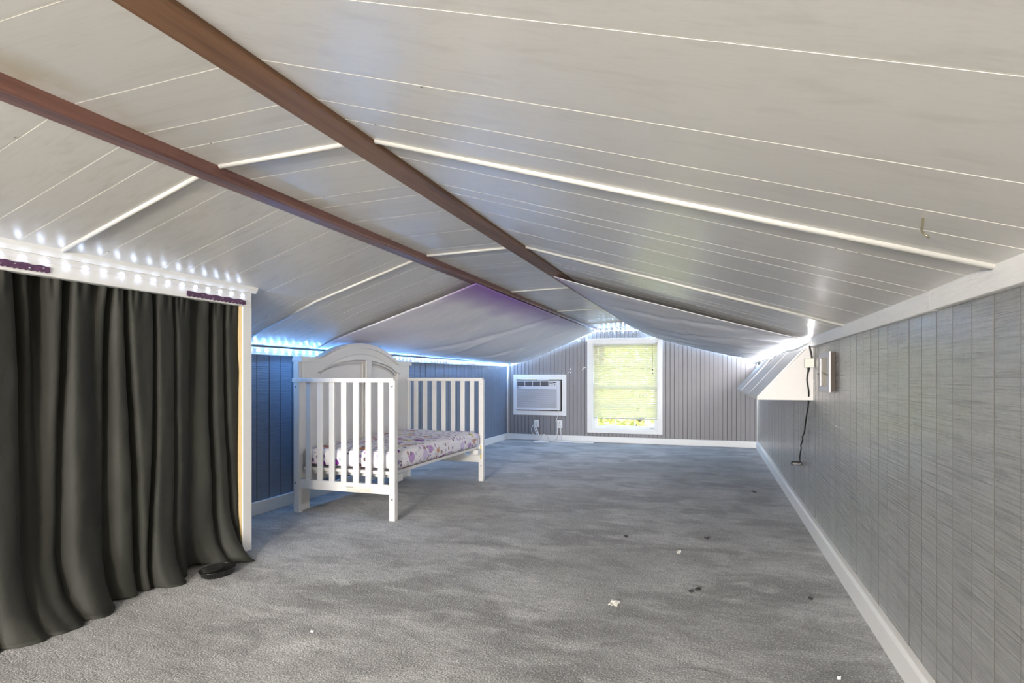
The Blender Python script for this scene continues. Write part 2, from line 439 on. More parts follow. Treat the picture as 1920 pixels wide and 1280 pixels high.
# baseboards
struct(MB().box(XL, XL + .022, YK1, YF, 0, .096).build('baseboard_left', m_white, org=ZERO, bevel=.005), 'white baseboard along the left wall')
struct(MB().box(XL, XR, YF - .022, YF, 0, .09).build('baseboard_far', m_white, org=ZERO, bevel=.005), 'white baseboard along the far wall')
struct(MB().prism([(XR, 0), (XR, .094), (XR - .020, .090), (XR - .030, .078), (XR - .034, 0)], 1, YB, YF).build('baseboard_right', m_white, org=ZERO, bevel=.002), 'white baseboard along the right wall')

# beams
bm_ = MB().box(-1.122, -1.020, YB, YF, 1.744, 1.775).build('ceiling_beam', m_beam, org=(-1.07, YB, 1.744), bevel=.004)
tag(bm_, 'flat dark brown board along the right side of the ridge, nearest the camera', 'beam')
bm_ = MB().box(-1.740, -1.657, YB, YF, 1.712, 1.775).build('ceiling_beam', m_beam2, org=(-1.70, YB, 1.712), bevel=.010)
tag(bm_, 'reddish brown square ceiling beam on the left side of the ridge', 'beam')

# ------------------------------------------------------------------ window
win = MB()
x0, x1, z0, z1 = WIN
win.box(x0 - .0, x0 + .012, YF + .0, YF + .17, z0, z1).box(x1 - .012, x1, YF, YF + .17, z0, z1).box(x0 + .012, x1 - .012, YF, YF + .17, z0, z0 + .012).box(x0 + .012, x1 - .012, YF, YF + .17, z1 - .012, z1)
w1 = win.build('window_1', m_white, org=ZERO); struct(w1, 'double hung white window with six panes per sash in the gable')
c = MB()
c.box(-1.812, x0 + .006, YF - .020, YF, .145, 1.585); c.box(x1 - .006, -.680, YF - .020, YF, .145, 1.582)
c.box(x0 + .006, x1 - .006, YF - .020, YF, .145, z0 + .004); c.box(x0 + .006, x1 - .006, YF - .020, YF, z1 - .004, 1.583)
c.box(-1.835, -.672, YF - .026, YF, 1.555, 1.592)
c.build('window_casing', m_white, w1, bevel=.003)
def sash(y, za, zb):
    s = MB(); a, d = x0 + .012, x1 - .012; t = .05
    s.box(a, a + t, y, y + .035, za, zb).box(d - t, d, y, y + .035, za, zb).box(a + t, d - t, y, y + .035, za, za + t).box(a + t, d - t, y, y + .035, zb - .04, zb)
    so = s.build('sash', m_white, w1, bevel=.002)
    ia, idd, iz0, iz1 = a + t, d - t, za + t, zb - .04
    for k in (1, 2):
        xm = ia + (idd - ia) * k / 3; MB().box(xm - .009, xm + .009, y + .006, y + .03, iz0, iz1).build('muntin', m_white, so)
    zm = (iz0 + iz1) / 2
    for k in range(3): 
        xa = ia + (idd - ia) * k / 3 + .009; xb = ia + (idd - ia) * (k + 1) / 3 - .009
        MB().box(xa, xb, y + .006, y + .03, zm - .009, zm + .009).build('muntin', m_white, so)
    for k in range(3):
        for (q0, q1) in ((iz0, zm - .009), (zm + .009, iz1)):
            MB().box(ia + (idd - ia) * k / 3 + .009, ia + (idd - ia) * (k + 1) / 3 - .009, y + .016, y + .020, q0, q1).build('pane', m_glass, so)
    return so
zm = .845
lo = sash(YF + .065, z0 + .012, zm + .03)
up = sash(YF + .108, zm - .02, z1 - .012)
st = MB().box(-1.66, -1.565, YF + .1190, YF + .1215, 1.20, 1.47)
st = st.build('sticker', m_paper, up)
m_orange = M('orange_print', (.75, .28, .12), .6, .2)
b = MB()
for (xx, zz, ww) in ((-1.63, 1.44, .03), (-1.635, 1.40, .018), (-1.62, 1.30, .05), (-1.61, 1.26, .04), (-1.60, 1.41, .02)): b.box(xx, xx + ww, YF + .1180, YF + .1189, zz, zz + .012)
b.build('sticker_print', m_orange, up)
MB().box(-.87, -.80, YF + .062, YF + .065, z0 + .026, z0 + .034).build('sash_label', m_grey, lo)

# blind
bl = thing('window_blind', 'cream mini blind lowered almost to the sill of the gable window', 'blind', (-1.24, YF + .02, .35))
MB().box(-1.722, -.760, YF + .004, YF + .034, 1.492, 1.514).build('headrail', M('headrail_grey', (.55, .55, .53), .4), bl, bevel=.002)
for xx in (-1.722, -.788): MB().box(xx, xx + .03, YF + .0, YF + .038, 1.489, 1.516).build('bracket', m_ventpaint, bl)
b = MB(); z = 1.475; ta = math.radians(48)
while z > .395:
    cy, sz = math.cos(ta) * .0150, math.sin(ta) * .0150
    sag = .002 * math.sin(z * 9)
    b.obox((-1.24, YF + .019, z + sag), (.478, 0, .0006 * math.sin(z * 31)), (0, cy, sz), (0, -.0004 * math.sin(ta), .0004 * math.cos(ta)))
    z -= .0275
stuff(b.build('slats', m_slat, bl))
MB().box(-1.720, -.762, YF + .006, YF + .032, .362, .378).build('bottom_rail', M('bottom_rail_grey', (.52, .51, .48), .5), bl, bevel=.003)
for xx in (-1.60, -.92): MB().tube([(xx, YF + .005, 1.49), (xx, YF + .005, .37)], .0022, 5).build('ladder_cord', m_whiteplastic, bl)
wd = MB().tube([(-.83, YF - .012, 1.492), (-.828, YF - .014, 1.10)], .003, 6).build('pull_cord', m_ventside, bl)
for zz in (1.11, 1.06): MB().lathe([(.003, .02), (.008, .012), (.009, 0), (.004, -.014)], (-.828, YF - .014, zz), 8).build('tassel', m_ventside, wd, smooth=True)

# ------------------------------------------------------------------ air conditioner
ac = thing('air_conditioner', 'white through wall air conditioner in a white frame left of the window', 'air conditioner', (-2.6, YF, .40))
f = MB(); X0, X1, Z0, Z1 = -3.020, -2.145, .397, 1.043
ix0, ix1, iz0, iz1 = -2.972, -2.216, .464, .968
f.box(X0, ix0, YF - .020, YF - .0005, Z0, Z1).box(ix1, X1, YF - .020, YF - .0005, Z0, Z1).box(ix0, ix1, YF - .020, YF - .0005, Z0, iz0).box(ix0, ix1, YF - .020, YF - .0005, iz1, Z1)
f.build('frame', m_white, ac, bevel=.003)
MB().box(-2.966, -2.224, YF + .03, YF + .16, .472, .960).build('sleeve', m_dark, ac)
ax0, ax1, az0, az1 = -2.964, -2.240, .482, .945
body = MB()
fy, by = YF - .060, YF + .03
vz0, vz1, gz0, gz1 = .862, .935, .515, .812
vx0, vx1, cx1 = -2.945, -2.425, -2.290
body.box(ax0, ax1, fy + .02, by, az0, az1)
body.box(ax0, ax1, fy, fy + .02, vz1, az1).box(ax0, ax1, fy, fy + .02, az0, gz0).box(ax0, vx0, fy, fy + .02, gz0, vz1).box(cx1, ax1, fy, fy + .02, gz0, vz1)
body.box(vx0, cx1, fy, fy + .02, gz1, vz0).box(vx1, cx1, fy, fy + .02, vz0, vz1)
bo = body.build('body', m_acbody, ac, bevel=.003)
MB().box(vx0, vx1, fy + .014, fy + .021, vz0, vz1).build('air_vent', m_acvent, ac)
for k in range(5): MB().box(vx0, vx1, fy + .002, fy + .013, vz0 + .008 + k * .014, vz0 + .011 + k * .014).build('vent_fin', m_acgrille, ac)
for k in (1, 2, 3):
    xx = vx0 + (vx1 - vx0) * k / 4; MB().box(xx - .004, xx + .004, fy - .001, fy + .014, vz0, vz1).build('vent_divider', m_acbody, ac)
MB().box(vx0, cx1, fy + .012, fy + .021, gz0, gz1).build('grille_back', m_acgrille, ac)
for k in range(24):
    zz = gz0 + .006 + k * (gz1 - gz0 - .008) / 24
    MB().obox(((vx0 + cx1) / 2, fy + .008, zz + .003), ((cx1 - vx0) / 2, 0, 0), (0, .005, .002), (0, -.001, .0028)).build('louver', m_acbody, ac)
pn = MB().box(-2.415, -2.300, fy - .002, fy, .866, .930).build('control_panel', m_whiteplastic, ac)
MB().box(-2.412, -2.345, fy - .0035, fy - .002, .893, .926).build('filter_label', m_acgrille, pn)
MB().box(-2.345, -2.304, fy - .0035, fy - .002, .908, .924).build('display', m_dark, pn)
MB().lathe([(.013, 0), (.012, .008)], (0, 0, 0), 12).v
kn = MB().tube([(-2.322, fy - .002, .884), (-2.322, fy - .012, .884)], .013, 12).build('knob', m_acgrille, pn)
b = MB()
for k in range(5): b.tube([(-2.405 + k * .014, fy - .002, .879), (-2.405 + k * .014, fy - .005, .879)], .0045, 8)
b.build('button', m_grey, pn)
def text(s, size, loc, rot, mat, name, parent, align='CENTER'):
    cu = bpy.data.curves.new(name, 'FONT'); cu.body = s; cu.size = size * K; cu.align_x = align; cu.align_y = 'CENTER'; cu.extrude = .0004
    o = bpy.data.objects.new(name, cu); COL.objects.link(o)
    dg = bpy.context.evaluated_depsgraph_get(); me = bpy.data.meshes.new_from_object(o.evaluated_get(dg))
    bpy.data.objects.remove(o); me.materials.clear(); me.materials.append(mat)
    o = bpy.data.objects.new(name, me); COL.objects.link(o)
    if parent is not None: o.parent = parent
    o.location = (Vector(loc) - ORG[parent]) * K; o.rotation_euler = rot; ORG[o] = Vector(loc); return o
text('LG', .034, (-2.885, fy - .001, .836), (math.radians(90), 0, 0), m_grey, 'emblem_letters', bo)
b = MB(); b.tube([(-2.928, fy - .0005, .836), (-2.928, fy - .0025, .836)], .014, 12); b.build('emblem_disc', m_grey, bo)
MB().box(-2.60, -2.42, fy + .0, fy + .03, .9505, .966).build('foam_strip', m_white, ac)
MB().tube([(-2.262, YF - .03, .48), (-2.27, YF - .028, .42), (-2.285, YF - .024, .37), (-2.298, YF - .02, .34), (-2.312, YF - .02, .31), (-2.300, YF - .018, .29), (-2.285, YF - .014, .288)], .0045, 6).build('power_cord', m_whiteplastic, ac, smooth=True)

def outlet(x0, x1, z0, z1, label):
    o = thing('wall_outlet', label, 'outlet', ((x0 + x1) / 2, YF, z0))
    MB().box(x0, x1, YF - .008, YF - .0005, z0, z1).build('cover_plate', m_whiteplastic, o, bevel=.003)
    xm = (x0 + x1) / 2
    for zz in (z0 + (z1 - z0) * .3, z0 + (z1 - z0) * .7):
        r = MB().box(xm - .018, xm + .018, YF - .011, YF - .008, zz - .016, zz + .016).build('receptacle', m_whiteplastic, o, bevel=.003)
        b = MB()
        for dx in (-.007, .007): b.box(xm + dx - .0015, xm + dx + .0015, YF - .0115, YF - .011, zz - .004, zz + .008)
        b.build('slot', m_dark, r)
    return o
outlet(-2.672, -2.594, .205, .322, 'white wall outlet left of the other, below the middle of the air conditioner')
outlet(-2.300, -2.210, .200, .325, 'white wall outlet with two plugs, below the right end of the air conditioner')

# power strip and cords near the far wall
ps = thing('power_strip', 'short white power strip leaning on the far baseboard under the left outlet', 'power strip', (-2.58, 8.82, .06))
a, d = Vector((-2.650, 8.842, .225)), Vector((-2.588, 8.815, .060))
dr = (d - a).normalized(); sd = Vector((.93, 0, .36)).normalized(); sd = (sd - sd.dot(dr) * dr).normalized(); nn = dr.cross(sd)
MB().obox((a + d) / 2, (d - a) / 2, sd * .023, nn * .010).build('housing', m_whiteplastic, ps, bevel=.005)
for k in range(3):
    pos = a.lerp(d, .25 + .25 * k) + nn * (-.0105 if nn.y > 0 else .0105)
    MB().obox(pos, dr * .014, sd * .013, nn * .0008).build('socket', m_acgrille, ps)
pl = MB().box(-2.655, -2.620, 8.835, 8.8685, .262, .292).build('plug', m_whiteplastic, ps, bevel=.004)
def smooth_path(P, n=6):
    P = [Vector(p) for p in P]; out = []
    for i in range(len(P) - 1):
        p0, p1, p2, p3 = P[max(i - 1, 0)], P[i], P[i + 1], P[min(i + 2, len(P) - 1)]
        for k in range(n):
            t = k / n
            out.append(.5 * ((2 * p1) + (-p0 + p2) * t + (2 * p0 - 5 * p1 + 4 * p2 - p3) * t * t + (-p0 + 3 * p1 - 3 * p2 + p3) * t ** 3))
    return out + [P[-1]]
MB().tube(smooth_path([(-2.64, 8.84, .275), (-2.675, 8.83, .235), (-2.70, 8.825, .19), (-2.695, 8.82, .13), (-2.66, 8.82, .09), (-2.63, 8.82, .075), (-2.605, 8.815, .065)]), .0055, 6).build('supply_cord', m_whiteplastic, ps, smooth=True)
ec = MB()
ec.tube(smooth_path([(-2.262, 8.855, .285), (-2.278, 8.845, .22), (-2.285, 8.84, .12), (-2.30, 8.83, .03), (-2.40, 8.74, .008), (-2.52, 8.68, .007), (-2.60, 8.62, .007), (-2.48, 8.57, .007), (-2.36, 8.62, .008),
                     (-2.42, 8.70, .012), (-2.25, 8.72, .012), (-2.05, 8.70, .008), (-1.88, 8.74, .007), (-1.75, 8.78, .007), (-1.70, 8.74, .007), (-1.86, 8.66, .007), (-2.08, 8.64, .012), (-2.28, 8.66, .014), (-2.50, 8.72, .012), (-2.55, 8.66, .008)]), .0085, 6)
ec.tube(smooth_path([(-2.235, 8.855, .235), (-2.228, 8.845, .18), (-2.222, 8.84, .10), (-2.21, 8.80, .02), (-2.12, 8.72, .010), (-1.95, 8.66, .018), (-1.80, 8.67, .007), (-1.68, 8.68, .008)]), .0075, 6)
tag(ec.build('extension_cord', m_whiteplastic, smooth=True), 'white extension cord tangled on the carpet at the far baseboard', 'cord')
lc = MB().tube(smooth_path([(-2.56, 8.80, .02), (-2.53, 8.80, .075), (-2.49, 8.81, .10), (-2.45, 8.80, .075), (-2.42, 8.79, .03), (-2.41, 8.77, .008)]), .005, 6)
tag(lc.build('looped_cord', m_whiteplastic, smooth=True), 'thin white cord arched in a loop between the two outlets', 'cord')

# paint chips and hook on far wall
def dab(x, z, lab):
    b = MB(); 
    for (dx, dz, r) in ((0, 0, .012), (-.03, -.055, .009), (.003, -.055, .011), (-.012, -.03, .006)): b.tube([(x + dx, YF - .004, z + dz), (x + dx, YF - .0002, z + dz)], r, 7)
    return tag(b.build('wall_patch', m_paper), lab, 'patch')
dab(-2.078, 1.128, 'small white torn patches on the grey far wall right of the air conditioner')
b = MB().tube(smooth_path([(-1.885, YF - .012, 1.105), (-1.878, YF - .02, 1.135), (-1.855, YF - .02, 1.150), (-1.832, YF - .012, 1.150)]), .007, 6)
tag(b.build('wall_hook', m_whiteplastic, smooth=True), 'tiny white hook on the wall at the left edge of the window', 'hook')

# ------------------------------------------------------------------ crib
cr = thing('crib', 'white convertible crib with arched headboard and open front near the left wall', 'crib', (-2.52, 4.37, 0))
cx0, cx1_, cy0, cy1 = -2.955, -2.075, 3.545, 5.20
# headboard posts
hx0, hx1 = -2.945, -2.895
for (ya, yb) in ((3.555, 3.68), (5.10, 5.225)):
    MB().box(hx0, hx1, ya, yb, .0, 1.135).build('headboard_post', m_crib, cr, bevel=.005)
ymid, yhw = 4.392, .835
def arch_top(y):      # ogee: flat shoulders, then an arch
    dx = abs(y - ymid); Rr = 1.285; a = 1.147
    arc = math.sqrt(max(0, Rr * Rr - dx * dx)) - (Rr - .139) + 1.147
    k = .022; h_ = max(k - abs(a - arc), 0) / k
    return max(a, arc) + h_ * h_ * k * .25 * 1.6
def arch_in(y): 
    d = min(abs(y - ymid) / .625, 1)
    return .985 + .165 * math.sqrt(max(0, 1 - d * d)) if d < 1 else .985
ys = [ymid - yhw + 2 * yhw * k / 56 for k in range(57)]
def band(name, lo, hi, xa, xb, yr, bev=.003):
    b = MB()
    for (p, q) in zip(yr, yr[1:]):
        b.add([(xa, p, lo(p)), (xb, p, lo(p)), (xb, q, lo(q)), (xa, q, lo(q)), (xa, p, hi(p)), (xb, p, hi(p)), (xb, q, hi(q)), (xa, q, hi(q))],
              [(3, 2, 1, 0), (4, 5, 6, 7), (1, 2, 6, 5), (3, 0, 4, 7)])
    n = len(yr); 
    b.f += [(0, 1, 5, 4)]; e = 8 * (n - 2); b.f += [(e + 2, e + 3, e + 7, e + 6)]
    return b.build(name, m_crib, cr)
iy = [ymid - .66 + 1.32 * k / 48 for k in range(49)]
band('headboard_arch', lambda y: arch_in(y) if abs(y - ymid) < .625 else .30, lambda y: arch_top(y) - .002, hx0 + .008, hx1 + .004, [y for y in ys if 3.57 < y < 5.21])
band('cap_moulding', lambda y: arch_top(y) - .030, arch_top, hx0 - .012, hx1 + .024, ys)
band('cap_moulding', lambda y: arch_top(y), lambda y: arch_top(y) + .010, hx0 - .006, hx1 + .012, ys)
MB().tube([(hx1 + .005, y_, arch_top(y_) - .085 - .03 * (abs(y_ - ymid) / .66) ** 2) for y_ in [ymid - .62 + 1.24 * k / 40 for k in range(41)]], .005, 6).build('arch_bead', m_crib, cr, smooth=True)
MB().tube([(hx1 - .020, y_, arch_in(y_) - .010) for y_ in [ymid - .615 + 1.23 * k / 48 for k in range(49)]], .010, 6).build('arch_bead', m_crib, cr, smooth=True)
MB().tube([(hx1 - .030, y_, arch_in(y_) - .034) for y_ in [ymid - .57 + 1.14 * k / 48 for k in range(49)]], .006, 6).build('arch_bead', m_crib, cr, smooth=True)
MB().box(hx1 - .026, hx1 + .002, ymid + .095 - .042, ymid + .095 + .042, .33, 1.165).build('centre_stile', m_crib, cr, bevel=.006)
MB().box(hx0 + .006, hx1 - .034, 3.67, 5.11, .30, 1.155).build('headboard_panel', m_crib, cr)
for yy in (ymid + .03, ymid + .16): MB().box(hx1 - .034, hx1 - .014, yy - .006, yy + .006, .33, 1.135).build('panel_bead', m_crib, cr, bevel=.002)
MB().box(hx0 + .006, hx1 + .002, 3.67, 5.11, .20, .33).build('headboard_rail', m_crib, cr, bevel=.004)
def end_panel(y, flip):
    d = -1 if flip else 1
    MB().box(-2.118, -2.072, y - .022, y + .022, 0, .978).build('leg', m_crib, cr, bevel=.004)
    MB().box(-2.918, -2.872, y - .022, y + .022, 0, .978).build('leg', m_crib, cr, bevel=.004)
    MB().box(-2.935, -2.082, y - .026, y + .026, .962, .995).build('end_top_rail', m_crib, cr, bevel=.004)
    MB().box(-2.872, -2.118, y - .014, y + .014, .180, .248).build('end_bottom_rail', m_crib, cr, bevel=.003)
    for k in range(7):
        xx = -2.805 + k * (2.805 - 2.193) / 6
        MB().box(xx - .022, xx + .022, y - .008, y + .008, .246, .964).build('slat', m_crib, cr, bevel=.002)
    for (bx, bz) in ((-2.092, .935), (-2.092, .15), (-2.905, .93), (-2.905, .22)):
        MB().tube([(bx, y - .0245, bz), (bx, y - .021, bz)], .006, 8).build('bolt', m_steel, cr)
end_panel(3.552, False)
end_panel(5.195, True)
for bz in (.60, .47, .35):
    MB().tube([(hx1 - .003, 3.60, bz), (hx1 + .002, 3.60, bz)], .006, 8).build('bolt', m_steel, cr)
MB().box(-2.875, -2.12, 3.58, 5.17, .312, .334).build('mattress_platform', m_crib, cr, bevel=.003)
for yy in (3.63, 5.12): MB().box(-2.93, -2.10, yy - .012, yy + .012, .285, .312).build('platform_rail', m_crib, cr)
for yy in (3.62, 5.13): MB().box(-2.135, -2.085, yy - .05, yy + .05, .262, .312).build('platform_bracket', m_crib, cr, bevel=.006)
# warning label print on the near bottom rail: the words are too small to read, only the bold heading shows
wl_ = MB().box(-2.47, -2.255, 3.552 - .0152, 3.552 - .0145, .183, .222)
wl_ = wl_.build('warning_label', M('label_cream', (.72, .69, .60), .6), cr)
text('WARNING:', .013, (-2.440, 3.552 - .0158, .2155), (math.radians(90), 0, 0), m_grey, 'label_heading', wl_)
b = MB()
for k in range(4):
    z = .207 - k * .0065; b.box(-2.462 + .10 * (k < 1), -2.262 - .02 * random.random(), 3.552 - .0158, 3.552 - .0153, z - .0012, z + .0008)
b.build('label_lines', M('label_ink', (.42, .40, .34), .6), wl_)
sl = MB().box(-2.101, -2.088, 5.195 - .0228, 5.195 - .0222, .215, .345).build('post_label', M('label_yellow', (.62, .50, .14), .6), cr)

# mattress with printed sheet
def mat_fn():
    b = MB(); xa, xb, ya, yb, za, zb = -2.878, -2.085, 3.590, 5.165, .335, .485
    nx, ny, nz_ = 22, 40, 6; r = .055
    bm = bmesh.new(); bmesh.ops.create_cube(bm, size=1)
    bmesh.ops.subdivide_edges(bm, edges=bm.edges, cuts=15, use_grid_fill=True)
    cx, cy, cz = (xa + xb) / 2, (ya + yb) / 2, (za + zb) / 2; hx, hy, hz = (xb - xa) / 2, (yb - ya) / 2, (zb - za) / 2
    vs = []
    for v in bm.verts:
        p = Vector((v.co.x * 2 * hx, v.co.y * 2 * hy, v.co.z * 2 * hz))
        q = Vector((max(-hx + r, min(hx - r, p.x)), max(-hy + r, min(hy - r, p.y)), max(-hz + r, min(hz - r, p.z))))
        dd = p - q
        if dd.length > 1e-6 and (abs(dd.x) > 1e-6) + (abs(dd.y) > 1e-6) + (abs(dd.z) > 1e-6) >= 1: p = q + dd.normalized() * r
        n1 = noise.noise(Vector((p.x * 5, p.y * 5, p.z * 5 + 3)))
        p += Vector((p.x / hx * .004, p.y / hy * .004, .006 if p.z > 0 else 0)) * n1
        if p.z > 0: p.z += .006 * (1 - (p.x / hx) ** 2) * (1 - (p.y / hy) ** 2)
        vs.append((cx + p.x, cy + p.y, cz + p.z))
    bm.verts.index_update(); fs = [tuple(v.index for v in f.verts) for f in bm.faces]; bm.free()
    return b.add(vs, fs)
tag(mat_fn().build('crib_mattress', m_print, smooth=True), 'crib mattress in a white sheet printed with purple and tan blobs', 'mattress')

# ------------------------------------------------------------------ LED strips
led_me = None
def led_mesh(r, mat):
    me = bpy.data.meshes.new('led'); n = 8; vs = []; fs = []
    for j in range(3):
        t = j * math.pi / 6
        for k in range(n): a = 2 * math.pi * k / n; vs.append((r * math.cos(t) * math.cos(a), r * math.cos(t) * math.sin(a), r * .35 * math.sin(t)))
    vs.append((0, 0, r * .35))
    for j in range(2):
        for k in range(n): fs.append((j * n + k, j * n + (k + 1) % n, (j + 1) * n + (k + 1) % n, (j + 1) * n + k))
    for k in range(n): fs.append((2 * n + k, 2 * n + (k + 1) % n, 3 * n))
    me.from_pydata(vs, [], fs); me.materials.append(mat); return me
LEDS = {k: led_mesh(.0068, m) for k, m in (('b', m_led), ('w', m_ledw), ('r', m_ledr), ('f', m_ledf))}
def strip(label, path, normal, spacing, kind, width=.016, tilt=None):
    path = [Vector(p) for p in path]; nrm = Vector(normal).normalized()
    o = thing('led_strip', label, 'light strip', path[0])
    b = MB()
    for p, q in zip(path, path[1:]):
        t = (q - p).normalized(); s_ = nrm.cross(t).normalized()
        b.obox((p + q) / 2 + nrm * .0015, (q - p) / 2, s_ * width / 2, nrm * .0015)
    b.build('tape', m_tape, o)
    tl = Vector(tilt).normalized() if tilt else nrm
    q_ = tl.to_track_quat('Z', 'Y').to_euler(); carry = spacing / 2
    for p, q in zip(path, path[1:]):
        L_ = (q - p).length; t = (q - p).normalized(); d = carry
        while d < L_:
            e = bpy.data.objects.new('led', LEDS[kind]); COL.objects.link(e); e.parent = o
            e.location = (p + t * d + nrm * .0045 - path[0]) * K; e.rotation_euler = q_; d += spacing
        carry = d - L_
    return o
strip('lit LED strip along the white header above the black curtain', [(XK + .0005, YK0 + .35, 1.457), (XK + .0005, YK1 - .01, 1.459)], (1, 0, 0), .078, 'w', tilt=(1, 0, .30))
strip('lit LED strip along the top of the left wall behind the crib', [(XL + .0205, YK1 + .05, 1.192), (XL + .0205, YF - .03, 1.196)], (1, 0, 0), .082, 'b', tilt=(.55, 0, -.85))
gab = [(x, YF - .0005, z) for x, z in ((-3.08, 1.19), (-2.87, 1.255), (-2.5, 1.405), (-2.16, 1.530), (-1.83, 1.652), (-1.66, 1.708), (-1.08, 1.712), (-.98, 1.690), (-.675, 1.578), (-.60, 1.585), (XR - .06, 1.225))]
strip('lit LED strip following the gable at the top of the far wall', gab, (0, -1, 0), .072, 'f', tilt=(0, -.6, -.8))
strip('lit LED strip on the cap board of the right wall above the white hood', [(XR - .0225, YF - .05, 1.226), (XR - .0225, 4.25, 1.226)], (-1, 0, .0), .082, 'r', tilt=(-.75, 0, -.65))

# ------------------------------------------------------------------ cloth sheets under the ceiling
def sheet(name, label, ptop, pbot, y0, y1, sagf, tintf, seed, y0b=None, folds=()):
    b = MB(); nu, nv = 60, 110; cols = []; zb1 = pbot[2] if len(pbot) > 2 else pbot[1]
    y0b = y0 if y0b is None else y0b
    def fn(u, v):
        ya, yb_ = y0, y1
        y = (y0 + (y0b - y0) * u) * (1 - v) + y1 * v
        x = ptop[0] + (pbot[0] - ptop[0]) * u; zt = ptop[1] + (pbot[1] + (zb1 - pbot[1]) * v - ptop[1]) * u
        z = zt - sagf(u, v)
        env = math.sin(math.pi * min(1, max(0, u))) ** .5 * (.25 + .75 * math.sin(math.pi * v) ** .5)
        z += env * .012 * noise.noise(Vector((u * 2.2 + seed, v * 7, seed))) + env * .007 * noise.noise(Vector((u * 3 + v * 9, v * 2 - u * 5, seed + 4)))
        for (ua, va, ub, vb, am, wd) in folds:
            du_, dv_ = ub - ua, (vb - va) * 3.2; L2 = du_ * du_ + dv_ * dv_
            t_ = max(0, min(1, ((u - ua) * du_ + (v - va) * 3.2 * dv_) / L2))
            q = math.hypot(u - ua - t_ * du_, (v - va) * 3.2 - t_ * dv_)
            z += am * math.exp(-(q / wd) ** 2) * math.sin(math.pi * (.15 + .7 * t_))
        z = min(z, ceil_z(x) - .006)
        n1 = .5 + .5 * noise.noise(Vector((x * 1.7, y * 1.7, seed))); n2 = .5 + .5 * noise.noise(Vector((x * 3.1 + 7, y * 2.3, seed + 9)))
        cols.append(tintf(u, v, n1, n2)); return (x, y, z)
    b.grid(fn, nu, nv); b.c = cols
    return tag(b.build(name, m_sheet, smooth=True, solid=.002), label, 'sheet')
def lerp3(a, c, t): t = max(0, min(1, t)); return tuple(p + (q - p) * t for p, q in zip(a, c))
WH = (.93, .92, .93)
def tint_l(u, v, n1, n2):
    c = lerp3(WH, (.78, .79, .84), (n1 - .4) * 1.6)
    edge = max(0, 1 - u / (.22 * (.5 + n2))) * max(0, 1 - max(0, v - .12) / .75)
    c = lerp3(c, (.42, .25, .62), edge * 1.15)  # purple blended into the cloth colour along the upper edge
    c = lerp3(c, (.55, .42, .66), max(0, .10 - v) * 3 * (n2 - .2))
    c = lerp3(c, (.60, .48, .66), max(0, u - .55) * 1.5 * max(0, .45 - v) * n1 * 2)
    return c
def tint_r(u, v, n1, n2):
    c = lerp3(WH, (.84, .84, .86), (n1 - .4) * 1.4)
    return lerp3(c, (.62, .45, .66), max(0, 1 - u / .10) * max(0, 1 - v / .5) * n2 * 1.4)  # faint purple along the upper edge, fading towards the far end
def sag_l(u, v): return .004 + math.sin(math.pi * u ** 2) * .066 * max(0, min(1, (v - .16) * 1.9)) ** .8 + .028 * math.sin(math.pi * u) * math.sin(math.pi * min(1, v * 1.15)) * (1 - u * .8)
def sag_r(u, v): return (.006 + .05 * math.sin(math.pi * u) * (.25 + .75 * min(1, v * 3)) + .035 * math.sin(math.pi * v) * math.sin(math.pi * u) + .03 * v * math.exp(-((u - .2) / .2) ** 2))
sheet('hanging_cloth', 'white cloth with purple tinted edge slung under the left ceiling slope above the crib', (-1.668, 1.708), (XL + .035, 1.262, 1.218), 4.03, YF - .045, sag_l, tint_l, 1.3, None, ((.03, .52, .95, .30, .022, .05), (.03, .55, .85, .85, -.018, .06), (.02, .02, .7, .5, .012, .08), (.1, .8, .95, .6, .014, .05), (.5, .45, .98, .42, -.014, .04)))
sheet('hanging_cloth', 'plain whitish cloth slung under the right ceiling slope above the white hood', (-1.085, 1.740), (XR - .035, 1.246), 4.08, YF - .045, sag_r, tint_r, 5.1, 4.20, ((.12, .25, .8, .05, .02, .06), (.15, .7, .75, .45, -.02, .07), (.35, .45, .98, .12, .016, .05), (.3, .95, .98, .55, .016, .06), (.5, .06, .56, .4, .014, .03)))

